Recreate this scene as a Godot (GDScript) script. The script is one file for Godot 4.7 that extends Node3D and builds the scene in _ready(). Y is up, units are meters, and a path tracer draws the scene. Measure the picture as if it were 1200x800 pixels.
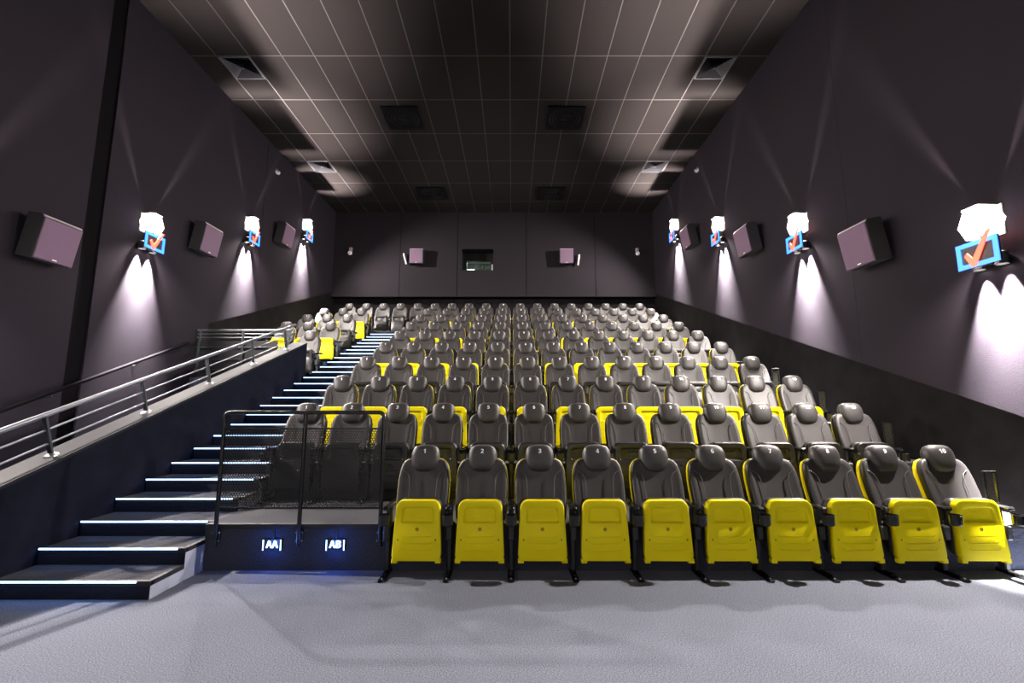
extends Node3D
# A raked cinema hall seen from beside the screen. Depths below are metres in front of the camera (world z = -depth).

const PITCH := 0.55          # seat spacing
const ROW := 1.0745          # row depth
const RISE := 0.3958         # row rise
const STEP_D := 0.35817
const STEP_H := 0.13193
const XL := -6.27
const XR := 5.0
const ZB := 15.0             # back wall
const CEIL := 8.145
const TILE := 0.6316
const FRONT := -1.0          # screen wall, behind the camera
const STAIR_L := -4.063
const STAIR_R := -2.8

var M := {}
var taken := {}
var text_cache := {}

# ------------------------------------------------------------------ naming
func numbered(called: String) -> String:
	if not taken.has(called):
		taken[called] = 0
		return called
	taken[called] += 1
	return "%s_%03d" % [called, taken[called]]

func tag(o: Node, label: String, category: String, group := "") -> void:
	o.set_meta("label", label)
	o.set_meta("category", category)
	if group != "":
		o.set_meta("group", group)

func thing(called: String, label: String, category: String, at := Vector3.ZERO, turn := 0.0, group := "") -> Node3D:
	var o := Node3D.new()
	o.name = numbered(called)
	add_child(o)
	o.position = at
	o.rotation.y = turn
	tag(o, label, category, group)
	return o

func node_of(called: String, mesh: Mesh, mat: Material, parent: Node) -> MeshInstance3D:
	var o := MeshInstance3D.new()
	o.mesh = mesh
	o.material_override = mat
	o.cast_shadow = GeometryInstance3D.SHADOW_CASTING_SETTING_ON
	if parent == self:
		o.name = numbered(called)
		add_child(o)
	else:
		o.name = called
		parent.add_child(o, true)
	return o

func part(called: String, st: SurfaceTool, mat: Material, parent: Node) -> MeshInstance3D:
	return node_of(called, done(st), mat, parent)

func struct(called: String, st: SurfaceTool, mat: Material) -> MeshInstance3D:
	var o := part(called, st, mat, self)
	o.set_meta("kind", "structure")
	return o

# ------------------------------------------------------------------ shapes
func tool() -> SurfaceTool:
	var st := SurfaceTool.new()
	st.begin(Mesh.PRIMITIVE_TRIANGLES)
	return st

func done(st: SurfaceTool) -> ArrayMesh:
	st.generate_normals()
	return st.commit()

func tri(st: SurfaceTool, a: Vector3, b: Vector3, c: Vector3, out: Vector3) -> void:
	# front faces run clockwise: order the corners so that the face looks along "out"
	if (b - a).cross(c - a).dot(out) > 0.0:
		var k := b
		b = c
		c = k
	st.add_vertex(a)
	st.add_vertex(b)
	st.add_vertex(c)

func quad(st: SurfaceTool, a: Vector3, b: Vector3, c: Vector3, d: Vector3, out: Vector3) -> void:
	tri(st, a, b, c, out)
	tri(st, a, c, d, out)

func box(st: SurfaceTool, lo: Vector3, hi: Vector3, bevel := 0.0, xf := Transform3D.IDENTITY) -> void:
	# a box with chamfered edges
	st.set_smooth_group(-1)
	var c := (lo + hi) * 0.5
	var h := (hi - lo).abs() * 0.5
	var e: float = min(bevel, min(h.x, min(h.y, h.z)) * 0.95)
	for ax in 3:
		var u := (ax + 1) % 3
		var v := (ax + 2) % 3
		for s in [-1.0, 1.0]:
			var q: Array[Vector3] = []
			for k in [[-1, -1], [1, -1], [1, 1], [-1, 1]]:
				var p := Vector3.ZERO
				p[ax] = s * h[ax]
				p[u] = k[0] * (h[u] - e)
				p[v] = k[1] * (h[v] - e)
				q.append(xf * (c + p))
			var n := Vector3.ZERO
			n[ax] = s
			quad(st, q[0], q[1], q[2], q[3], xf.basis * n)
	if e <= 0.0:
		return
	for ax in 3:
		var u := (ax + 1) % 3
		var v := (ax + 2) % 3
		for su in [-1.0, 1.0]:
			for sv in [-1.0, 1.0]:
				var q: Array[Vector3] = []
				for k in [[-1, 0], [1, 0], [1, 1], [-1, 1]]:
					var p := Vector3.ZERO
					p[ax] = k[0] * (h[ax] - e)
					p[u] = su * (h[u] - (0.0 if k[1] == 0 else e))
					p[v] = sv * (h[v] - (e if k[1] == 0 else 0.0))
					q.append(xf * (c + p))
				var n := Vector3.ZERO
				n[u] = su
				n[v] = sv
				quad(st, q[0], q[1], q[2], q[3], xf.basis * n)
	for sx in [-1.0, 1.0]:
		for sy in [-1.0, 1.0]:
			for sz in [-1.0, 1.0]:
				var a := Vector3(sx * h.x, sy * (h.y - e), sz * (h.z - e))
				var b := Vector3(sx * (h.x - e), sy * h.y, sz * (h.z - e))
				var d := Vector3(sx * (h.x - e), sy * (h.y - e), sz * h.z)
				tri(st, xf * (c + a), xf * (c + b), xf * (c + d), xf.basis * Vector3(sx, sy, sz))

func tube(st: SurfaceTool, pts: PackedVector3Array, r: float, sides := 8) -> void:
	st.set_smooth_group(0)
	var rings: Array = []
	var ref := Vector3.UP
	for i in pts.size():
		var d := (pts[min(i + 1, pts.size() - 1)] - pts[max(i - 1, 0)]).normalized()
		if abs(d.dot(ref)) > 0.95:
			ref = Vector3.RIGHT if abs(d.x) < 0.9 else Vector3.BACK
		var u := d.cross(ref).normalized()
		var v := u.cross(d).normalized()
		ref = v
		var ring := PackedVector3Array()
		for k in sides:
			var a := TAU * k / sides
			ring.append(pts[i] + (u * cos(a) + v * sin(a)) * r)
		rings.append(ring)
	for i in pts.size() - 1:
		for k in sides:
			var k2 := (k + 1) % sides
			var out: Vector3 = rings[i][k] - pts[i] + rings[i][k2] - pts[i]
			quad(st, rings[i][k], rings[i][k2], rings[i + 1][k2], rings[i + 1][k], out)
	st.set_smooth_group(-1)
	for e in [0, pts.size() - 1]:
		var out: Vector3 = (pts[e] - pts[1]) if e == 0 else (pts[e] - pts[e - 1])
		for k in sides:
			tri(st, pts[e], rings[e][k], rings[e][(k + 1) % sides], out)

func lathe(st: SurfaceTool, profile: Array, xf: Transform3D, sides := 16) -> void:
	# profile: [radius, height] pairs, turned about the local y axis
	st.set_smooth_group(-1)
	for i in profile.size() - 1:
		for k in sides:
			var a := TAU * k / sides
			var b := TAU * (k + 1) / sides
			var p: Array = profile[i]
			var q: Array = profile[i + 1]
			var va := Vector3(cos(a), 0, sin(a))
			var vb := Vector3(cos(b), 0, sin(b))
			var dr: float = q[0] - p[0]
			var dh: float = q[1] - p[1]
			var n := (va + vb).normalized() * dh - Vector3.UP * dr
			var y0 := Vector3.UP * float(p[1])
			var y1 := Vector3.UP * float(q[1])
			if p[0] > 0.0:
				tri(st, xf * (va * p[0] + y0), xf * (vb * p[0] + y0), xf * (vb * q[0] + y1), xf.basis * n)
			if q[0] > 0.0:
				tri(st, xf * (va * p[0] + y0), xf * (vb * q[0] + y1), xf * (va * q[0] + y1), xf.basis * n)

func prism(st: SurfaceTool, poly: PackedVector2Array, depth: float, xf := Transform3D.IDENTITY) -> void:
	# polygon in local xy, from z = 0 to z = depth
	st.set_smooth_group(-1)
	var ids := Geometry2D.triangulate_polygon(poly)
	for i in range(0, ids.size(), 3):
		for z in [0.0, depth]:
			var q: Array[Vector3] = []
			for k in 3:
				var p := poly[ids[i + k]]
				q.append(xf * Vector3(p.x, p.y, z))
			tri(st, q[0], q[1], q[2], xf.basis * Vector3(0, 0, (1.0 if z == depth else -1.0) * sign(depth)))
	var turn := 1.0 if Geometry2D.is_polygon_clockwise(poly) else -1.0
	for i in poly.size():
		var a := poly[i]
		var b := poly[(i + 1) % poly.size()]
		var n := Vector3(a.y - b.y, b.x - a.x, 0) * turn
		quad(st, xf * Vector3(a.x, a.y, 0), xf * Vector3(b.x, b.y, 0), xf * Vector3(b.x, b.y, depth), xf * Vector3(a.x, a.y, depth), xf.basis * n)

func rings(st: SurfaceTool, list: Array, xf := Transform3D.IDENTITY, caps := true) -> void:
	# skins a stack of closed outlines (PackedVector3Array of one length), smooth
	st.set_smooth_group(0)
	var n: int = list[0].size()
	for i in list.size() - 1:
		for k in n:
			var k2 := (k + 1) % n
			st.add_vertex(xf * list[i][k])
			st.add_vertex(xf * list[i + 1][k])
			st.add_vertex(xf * list[i + 1][k2])
			st.add_vertex(xf * list[i][k])
			st.add_vertex(xf * list[i + 1][k2])
			st.add_vertex(xf * list[i][k2])
	if not caps:
		return
	for e in [0, list.size() - 1]:
		var m := Vector3.ZERO
		for p in list[e]:
			m += p
		m /= n
		for k in n:
			var a: Vector3 = list[e][k]
			var b: Vector3 = list[e][(k + 1) % n]
			st.add_vertex(xf * m)
			st.add_vertex(xf * (a if e == 0 else b))
			st.add_vertex(xf * (b if e == 0 else a))

func scaled(outline: PackedVector2Array, s: float, z: float, c := Vector2.ZERO) -> PackedVector3Array:
	var o := PackedVector3Array()
	for p in outline:
		var q := c + (p - c) * s
		o.append(Vector3(q.x, q.y, z))
	return o

func rounded(w_top: float, w_bottom: float, y0: float, y1: float, r_top: float, r_bottom: float, seg := 5) -> PackedVector2Array:
	# a trapezium with rounded corners, counter-clockwise from the lower right
	var o := PackedVector2Array()
	var corners := [[w_bottom * 0.5, y0, r_bottom, -PI / 2], [w_top * 0.5, y1, r_top, 0.0], [-w_top * 0.5, y1, r_top, PI / 2], [-w_bottom * 0.5, y0, r_bottom, PI]]
	for c in corners:
		var m := Vector2(c[0] - sign(c[0]) * c[2], c[1] + (c[2] if c[1] == y0 else -c[2]))
		for i in seg + 1:
			var a: float = c[3] + PI / 2 * i / seg
			o.append(m + Vector2(cos(a), sin(a)) * c[2])
	return o

func cast(outline: PackedVector2Array, c: Vector2, n: int) -> PackedVector2Array:
	# resamples an outline by rays from c, so that two outlines can be skinned together
	var o := PackedVector2Array()
	for i in n:
		var d := Vector2.from_angle(TAU * (i + 0.5) / n) * 3.0
		var best := c
		for k in outline.size():
			var hit = Geometry2D.segment_intersects_segment(c, c + d, outline[k], outline[(k + 1) % outline.size()])
			if hit != null:
				best = hit
				break
		o.append(best)
	return o

func flat(o: PackedVector2Array, z: float) -> PackedVector3Array:
	return scaled(o, 1.0, z)

func text_mesh(words: String, height: float, depth: float) -> Mesh:
	var key := "%s/%.4f" % [words, height]
	if not text_cache.has(key):
		var t := TextMesh.new()
		var f := SystemFont.new()
		f.font_names = PackedStringArray(["Droid Sans"])
		f.font_weight = 700
		t.font = f
		t.text = words
		t.font_size = 32
		t.pixel_size = height / 23.0
		t.depth = depth
		t.curve_step = 4.0
		text_cache[key] = t
	return text_cache[key]

# ------------------------------------------------------------------ materials
func noise_image(size: int, freq: float, lo: float, hi: float, rng: int, octaves := 3) -> Image:
	var n := FastNoiseLite.new()
	n.seed = rng
	n.frequency = freq
	n.noise_type = FastNoiseLite.TYPE_SIMPLEX_SMOOTH
	n.fractal_octaves = octaves
	var src := n.get_seamless_image(size, size)
	var img := Image.create(size, size, false, Image.FORMAT_RGB8)
	for y in size:
		for x in size:
			var v: float = lerp(lo, hi, src.get_pixel(x, y).r)
			img.set_pixel(x, y, Color(v, v, v))
	return img

func mat(color: Color, rough := 0.7, metal := 0.0) -> StandardMaterial3D:
	var m := StandardMaterial3D.new()
	m.albedo_color = color
	m.roughness = rough
	m.metallic = metal
	return m

func textured(color: Color, rough: float, img: Image, metres: float, bump: Image = null, strength := 1.0) -> StandardMaterial3D:
	var m := mat(color, rough)
	m.albedo_texture = ImageTexture.create_from_image(img)
	m.metallic_specular = 0.12
	m.uv1_triplanar = true
	m.uv1_world_triplanar = true
	m.uv1_scale = Vector3.ONE / metres
	if bump != null:
		var b: Image = bump.duplicate()
		b.convert(Image.FORMAT_RGBA8)
		b.bump_map_to_normal_map(strength)
		m.normal_enabled = true
		m.normal_texture = ImageTexture.create_from_image(b)
	return m

func glow(color: Color, energy: float) -> StandardMaterial3D:
	var m := mat(color, 0.5)
	m.emission_enabled = true
	m.emission = color
	m.emission_energy_multiplier = energy
	return m

func make_materials() -> void:
	var fine := noise_image(256, 0.09, 0.72, 1.0, 3)
	var grain := noise_image(512, 0.11, 0.50, 1.0, 11, 4)
	var patch := noise_image(512, 0.012, 0.80, 1.0, 5, 5)
	var weave := noise_image(256, 0.16, 0.80, 1.0, 9, 2)
	M.floor = textured(Color(0.56, 0.58, 0.64), 0.95, grain, 0.6, grain, 0.45)
	M.floor.detail_enabled = false
	M.tread = textured(Color(0.33, 0.33, 0.35), 0.95, fine, 0.4, fine, 3.0)
	M.tier = textured(Color(0.27, 0.285, 0.335), 0.95, fine, 0.4, fine, 3.0)
	M.riser = textured(Color(0.17, 0.18, 0.22), 0.95, fine, 0.4, fine, 3.0)
	M.side_panel = mat(Color(0.60, 0.62, 0.66), 0.6)
	M.knee = textured(Color(0.09, 0.096, 0.135), 0.95, patch, 2.0, fine, 2.0)
	M.fabric = textured(Color(0.172, 0.156, 0.182), 0.9, weave, 0.6, weave, 1.5)
	M.dado = textured(Color(0.115, 0.109, 0.116), 0.85, patch, 2.5, weave, 1.0)
	M.back_fabric = textured(Color(0.178, 0.166, 0.185), 0.9, weave, 0.6, weave, 1.0)
	M.joint = mat(Color(0.06, 0.055, 0.065), 0.9)
	M.joint.metallic_specular = 0.1
	M.ceiling = textured(Color(0.163, 0.152, 0.155), 0.9, weave, 0.5)
	M.grid = mat(Color(0.225, 0.215, 0.22), 0.6)
	M.screen = mat(Color(0.88, 0.88, 0.88), 0.9)
	M.black = mat(Color(0.07, 0.07, 0.075), 0.45)
	M.black_gloss = mat(Color(0.06, 0.06, 0.065), 0.25)
	M.leather = textured(Color(0.20, 0.19, 0.193), 0.5, weave, 0.12, weave, 0.6)
	M.leather.metallic_specular = 0.5
	M.piping = mat(Color(0.28, 0.27, 0.275), 0.5)
	M.yellow = mat(Color(0.90, 0.84, 0.005), 0.5)
	M.yellow.metallic_specular = 0.3
	M.black_shell = mat(Color(0.045, 0.045, 0.05), 0.35)
	M.button = mat(Color(0.60, 0.54, 0.04), 0.5)
	M.white_print = mat(Color(0.93, 0.93, 0.93), 0.6)
	M.steel = mat(Color(0.62, 0.62, 0.64), 0.32, 0.9)
	M.rail = mat(Color(0.42, 0.42, 0.45), 0.35, 0.85)
	M.rail_post = mat(Color(0.20, 0.22, 0.23), 0.45, 0.5)
	M.cap = mat(Color(0.105, 0.105, 0.125), 0.6)
	M.cap.metallic_specular = 0.2
	M.grille = textured(Color(0.47, 0.39, 0.47), 0.9, weave, 0.1)
	M.cabinet = mat(Color(0.10, 0.09, 0.105), 0.6)
	M.trim_light = mat(Color(0.62, 0.58, 0.62), 0.5)
	M.lamp_white = mat(Color(0.92, 0.91, 0.88), 0.5)
	M.lamp_body = mat(Color(0.16, 0.15, 0.16), 0.5)
	M.vent_light = mat(Color(0.30, 0.30, 0.33), 0.5)
	M.vent_dark = mat(Color(0.055, 0.055, 0.065), 0.7)
	M.swirl = mat(Color(0.085, 0.085, 0.10), 0.6)
	M.vent_dark.metallic_specular = 0.15
	M.swirl.metallic_specular = 0.2
	M.cap_grey = mat(Color(0.45, 0.45, 0.47), 0.5)
	M.edge = mat(Color(0.08, 0.08, 0.085), 0.6)
	M.booth_wall = mat(Color(0.66, 0.69, 0.67), 0.8)
	M.clear = mat(Color(0.30, 0.30, 0.26, 0.16), 0.1)
	M.clear.transparency = BaseMaterial3D.TRANSPARENCY_ALPHA
	M.glass = mat(Color(0.75, 0.85, 0.80, 0.12), 0.05)
	M.glass.transparency = BaseMaterial3D.TRANSPARENCY_ALPHA
	M.bulb = glow(Color(1.0, 0.97, 0.92), 60.0)
	M.lamp_glass = glow(Color(1.0, 0.97, 0.93), 4.0)
	M.spot_lens = glow(Color(1.0, 0.98, 0.95), 30.0)
	M.sign_blue = glow(Color(0.18, 0.45, 1.0), 3.2)
	M.sign_red = glow(Color(1.0, 0.34, 0.24), 3.0)
	M.led = glow(Color(0.66, 0.80, 1.0), 4.0)
	M.row_sign = glow(Color(0.70, 0.84, 1.0), 5.0)
	M.booth_lamp = glow(Color(0.85, 1.0, 0.95), 1.2)

# ------------------------------------------------------------------ camera, light, exposure
func make_camera() -> void:
	var cam := Camera3D.new()
	cam.name = "camera"
	cam.position = Vector3(0, 1.507, 0)
	cam.rotation.x = 0.1349
	cam.fov = 2.0 * rad_to_deg(atan(400.0 / 522.4))
	cam.near = 0.05
	cam.far = 100.0
	add_child(cam)
	var env := Environment.new()
	env.background_mode = Environment.BG_COLOR
	env.background_color = Color(0, 0, 0)
	env.tonemap_mode = Environment.TONE_MAPPER_LINEAR
	env.tonemap_exposure = 1.0
	env.sdfgi_enabled = true
	env.ssao_enabled = true
	env.ssil_enabled = true
	var we := WorldEnvironment.new()
	we.name = "world_environment"
	we.environment = env
	add_child(we)

const BULB_ENERGY := 40.0
const UP_ENERGY := 80.0
const SPOT_ENERGY := 380.0
const LED_ENERGY := 0.07

# ------------------------------------------------------------------ the hall
func wall_panel(side: int, poly: PackedVector2Array, proud: float, m: Material, called: String, parent: Node) -> MeshInstance3D:
	# poly in (depth, height); a slab lying on the side wall, "proud" metres into the room
	var st := tool()
	var x: float = XL if side < 0 else XR
	# local x -> depth (-z), local y -> up, local z -> into the room
	var into := Vector3(-side, 0, 0)
	var xf := Transform3D(Basis(Vector3(0, 0, -1), Vector3.UP, into), Vector3(x, 0, 0))
	prism(st, poly, proud, xf)
	return part(called, st, m, parent)

func dado_y(z: float) -> float:
	return max(0.02, 1.375 + 0.3604 * (z - 4.41))

func make_hall() -> void:
	var st := tool()
	box(st, Vector3(XL - 0.2, -0.2, -15.4), Vector3(XR + 0.2, 0, -FRONT + 0.2))
	struct("floor", st, M.floor)
	# side walls, each with fabric panels standing proud of the dark lower wall
	st = tool()
	box(st, Vector3(XL - 0.2, 0, -15.4), Vector3(XL, CEIL + 0.3, -FRONT + 0.2))
	var wl := struct("wall_left", st, M.dado)
	st = tool()
	box(st, Vector3(XR, 0, -15.4), Vector3(XR + 0.2, CEIL + 0.3, -FRONT + 0.2))
	var wr := struct("wall_right", st, M.dado)
	var top := CEIL + 0.02
	var edges := [FRONT, 0.4, 6.28, 12.9, ZB]
	for i in edges.size() - 1:
		var a: float = edges[i] + 0.002
		var b: float = edges[i + 1] - 0.002
		var low := PackedVector2Array([Vector2(a, dado_y(a)), Vector2(b, dado_y(b)), Vector2(b, top), Vector2(a, top)])
		if a < 0.61 and b > 0.65:
			low = PackedVector2Array([Vector2(a, dado_y(a)), Vector2(0.62, 0.02), Vector2(b, dado_y(b)), Vector2(b, top), Vector2(a, top)])
		wall_panel(1, low, 0.05, M.fabric, "fabric_panel", wr)
	wall_panel(-1, PackedVector2Array([Vector2(FRONT, 0.02), Vector2(6.2, 0.02), Vector2(6.2, top), Vector2(FRONT, top)]), 0.05, M.fabric, "fabric_panel", wl)
	wall_panel(-1, PackedVector2Array([Vector2(6.46, 0.02), Vector2(9.0, 0.02), Vector2(9.0, 3.10), Vector2(10.6, 3.10 + 0.36 * 1.6), Vector2(10.6, top), Vector2(6.46, top)]), 0.05, M.fabric, "fabric_panel", wl)
	wall_panel(-1, PackedVector2Array([Vector2(10.612, 3.10 + 0.36 * 1.612), Vector2(ZB, 3.10 + 0.36 * (ZB - 9.0)), Vector2(ZB, top), Vector2(10.612, top)]), 0.05, M.fabric, "fabric_panel", wl)
	st = tool()
	box(st, Vector3(XL, 0, -6.46), Vector3(XL + 0.015, top, -6.2))
	part("recessed_strip", st, M.joint, wl)
	# back wall: lower wall set back under the overhanging fabric wall, which has the booth window cut out
	st = tool()
	box(st, Vector3(XL - 0.2, 0, -15.5), Vector3(XR + 0.2, 5.2, -15.3))
	struct("wall_back_lower", st, M.dado)
	st = tool()
	var wx0 := -1.76
	var wx1 := -0.65
	var wy0 := 6.04
	var wy1 := 6.80
	box(st, Vector3(XL - 0.2, 5.10, -15.5), Vector3(XR + 0.2, wy0, -ZB))
	box(st, Vector3(XL - 0.2, wy1, -15.5), Vector3(XR + 0.2, CEIL + 0.3, -ZB))
	box(st, Vector3(XL - 0.2, wy0, -15.5), Vector3(wx0, wy1, -ZB))
	box(st, Vector3(wx1, wy0, -15.5), Vector3(XR + 0.2, wy1, -ZB))
	var wb := struct("wall_back", st, M.back_fabric)
	for x in [-3.9, -1.9, 0.5, 2.9]:
		st = tool()
		box(st, Vector3(x - 0.008, 5.10, -ZB), Vector3(x + 0.008, CEIL, -ZB + 0.004))
		part("panel_joint", st, M.joint, wb)
	# screen wall behind the camera
	st = tool()
	box(st, Vector3(XL - 0.2, 0, -FRONT), Vector3(XR + 0.2, CEIL + 0.3, -FRONT + 0.2))
	struct("wall_front", st, M.dado)
	var scr := thing("cinema_screen", "large white cinema screen on the wall facing the seats", "screen", Vector3(-0.6, 0.6, -FRONT - 0.03))
	st = tool()
	box(st, Vector3(-4.9, 0, -0.09), Vector3(4.9, 4.9, -0.03))
	part("screen_surface", st, M.screen, scr)
	for e in [[Vector3(-5.0, -0.1, -0.12), Vector3(5.0, 0.0, 0)], [Vector3(-5.0, 4.9, -0.12), Vector3(5.0, 5.0, 0)], [Vector3(-5.0, 0, -0.12), Vector3(-4.9, 4.9, 0)], [Vector3(4.9, 0, -0.12), Vector3(5.0, 4.9, 0)]]:
		st = tool()
		box(st, e[0], e[1])
		part("masking_border", st, M.black, scr)

func make_ceiling() -> void:
	var st := tool()
	box(st, Vector3(XL - 0.2, CEIL + 0.06, -15.5), Vector3(XR + 0.2, CEIL + 0.3, -FRONT + 0.2))
	var c := struct("ceiling", st, M.ceiling)
	var x0 := -0.04
	var z0 := 7.813
	var td := TILE * 2.0
	var meshes := {}
	var g := 0.009
	var vent_cols := [-9, 6]
	for j in range(-3, 6):
		for n in range(-10, 8):
			var xa: float = max(x0 + n * TILE, XL)
			var xb: float = min(x0 + (n + 1) * TILE, XR)
			var za := z0 + j * td
			var zb: float = min(za + td, ZB)
			if vent_cols.has(n) and (j == 0 or j == 3):
				za += TILE
			var w := xb - xa - 2 * g
			var d := zb - za - 2 * g
			var key := "%.3f/%.3f" % [w, d]
			if not meshes.has(key):
				st = tool()
				box(st, Vector3(-w / 2, 0, -d / 2), Vector3(w / 2, 0.04, d / 2), 0.004)
				meshes[key] = done(st)
			var o := node_of("tile", meshes[key], M.ceiling, c)
			o.position = Vector3((xa + xb) / 2, CEIL, -(za + zb) / 2)
	# plain ceiling over the front of the hall
	st = tool()
	box(st, Vector3(XL, CEIL, -(z0 - 3 * td) + g), Vector3(XR, CEIL + 0.05, -FRONT))
	part("front_ceiling_panel", st, M.ceiling, c)
	for n in range(-9, 8):
		st = tool()
		box(st, Vector3(-0.011, 0, -ZB), Vector3(0.011, 0.03, -(z0 - 3 * td)))
		part("grid_runner", st, M.grid, c).position = Vector3(x0 + n * TILE, CEIL + 0.003, 0)
	for j in range(-3, 6):
		st = tool()
		box(st, Vector3(XL, 0, -0.011), Vector3(XR, 0.03, 0.011))
		part("grid_runner", st, M.grid, c).position = Vector3(0, CEIL + 0.002, -(z0 + j * td))
	# square four-way vents, one module each
	for j in [0, 3]:
		for n in vent_cols:
			var where: String = ("left" if n < 0 else "right") + " wall, " + ("nearer" if j == 0 else "farther")
			var v := thing("ceiling_vent", "square louvred metal ceiling vent near the %s of two" % where, "vent", Vector3(x0 + (n + 0.5) * TILE, CEIL, -(z0 + j * td + TILE / 2)), 0, "four-way ceiling vents")
			make_vent(v)
	# dark swirl diffusers
	for e in [[-2.56, 9.70, "left nearer"], [1.24, 9.70, "right nearer"], [-2.56, 13.52, "left farther"], [1.24, 13.52, "right farther"]]:
		var v := thing("swirl_diffuser", "dark square ceiling diffuser with round swirl, %s one" % e[2], "diffuser", Vector3(e[0], CEIL - 0.005, -e[1]), 0, "swirl ceiling diffusers")
		make_swirl(v)

func square_ring(st: SurfaceTool, r0: float, y0: float, r1: float, y1: float, t: float) -> void:
	# a slanted square louvre from half-width r0 at y0 to r1 at y1
	st.set_smooth_group(-1)
	for k in 4:
		var b := Basis(Vector3.UP, k * PI / 2)
		var p := [Vector3(-r0, y0, r0), Vector3(r0, y0, r0), Vector3(r1, y1, r1), Vector3(-r1, y1, r1)]
		for dy in [0.0, t]:
			var up: Vector3 = Vector3.UP * float(dy)
			quad(st, b * p[0] + up, b * p[1] + up, b * p[2] + up, b * p[3] + up, b * Vector3(0, -1 if dy == 0.0 else 1, 0.2))

var vent_meshes := []
func make_vent(v: Node3D) -> void:
	if vent_meshes.is_empty():
		var h := TILE / 2 - 0.012
		var st := tool()
		box(st, Vector3(-h, 0.03, -h), Vector3(h, 0.045, h))
		vent_meshes.append(["backing", done(st), M.vent_dark])
		st = tool()
		for k in 4:
			box(st, Vector3(-h, -0.012, h - 0.025), Vector3(h, 0.03, h), 0.003, Transform3D(Basis(Vector3.UP, k * PI / 2), Vector3.ZERO))
		vent_meshes.append(["frame", done(st), M.vent_light])
		for i in 7:
			st = tool()
			var r := h - 0.028 - i * 0.034
			square_ring(st, r, -0.008, r - 0.026, 0.022, 0.003)
			vent_meshes.append(["louver", done(st), M.vent_light])
		st = tool()
		box(st, Vector3(-0.03, -0.01, -0.03), Vector3(0.03, 0.0, 0.03), 0.003)
		vent_meshes.append(["centre_plate", done(st), M.vent_light])
	for m in vent_meshes:
		node_of(m[0], m[1], m[2], v)

var swirl_meshes := []
func make_swirl(v: Node3D) -> void:
	if swirl_meshes.is_empty():
		var st := tool()
		box(st, Vector3(-0.43, -0.03, -0.43), Vector3(0.43, 0.0, 0.43), 0.006)
		swirl_meshes.append(["plate", done(st), M.vent_dark])
		for r in [0.36, 0.29, 0.22]:
			st = tool()
			lathe(st, [[r - 0.012, 0.0], [r, -0.012], [r + 0.012, 0.0]], Transform3D(Basis.IDENTITY, Vector3(0, -0.03, 0)), 28)
			swirl_meshes.append(["ring", done(st), M.swirl])
		for k in 18:
			st = tool()
			var b := Basis(Vector3.UP, TAU * k / 18.0)
			box(st, Vector3(-0.012, -0.045, 0.10), Vector3(0.012, -0.03, 0.21), 0.003, Transform3D(b * Basis(Vector3.BACK, 0.35), Vector3.ZERO))
			swirl_meshes.append(["vane", done(st), M.swirl])
		st = tool()
		lathe(st, [[0.0, -0.052], [0.07, -0.045], [0.09, -0.03]], Transform3D.IDENTITY, 20)
		swirl_meshes.append(["hub", done(st), M.swirl])
	for m in swirl_meshes:
		node_of(m[0], m[1], m[2], v)

func make_tiers() -> void:
	for k in range(1, 10):
		var st := tool()
		var za := 3.1955 + k * ROW
		var zb: float = za + ROW if k < 9 else 15.3
		var xa: float = STAIR_R if k < 9 else XL
		box(st, Vector3(xa, 0, -zb), Vector3(XR, k * RISE, -za))
		var o := struct("seating_tier", st, M.tier)
		st = tool()
		box(st, Vector3(xa, k * RISE, -zb), Vector3(XR, k * RISE + 0.006, -za - 0.02))
		part("carpet", st, M.tread, o)
		st = tool()
		box(st, Vector3(xa, k * RISE - 0.04, -za - 0.02), Vector3(XR, k * RISE + 0.008, -za + 0.012), 0.004)
		part("edge_trim", st, M.edge, o)
	# tiers left of the stairs, over the entrance passage
	for k in range(5, 9):
		var st := tool()
		var za := 3.1955 + k * ROW + (0.06 if k == 5 else 0.0)
		box(st, Vector3(XL, 1.2 if k == 5 else 1.5, -(3.1955 + (k + 1) * ROW)), Vector3(STAIR_L, k * RISE, -za))
		var o := struct("seating_tier", st, M.tier)
		st = tool()
		box(st, Vector3(XL, k * RISE, -(3.1955 + (k + 1) * ROW)), Vector3(STAIR_L, k * RISE + 0.006, -za - 0.02))
		part("carpet", st, M.tread, o)
	# passage under the tiers
	var st := tool()
	box(st, Vector3(XL, 0, -12.9), Vector3(STAIR_L, 1.5, -12.7))
	struct("wall_passage_end", st, M.dado)

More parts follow.
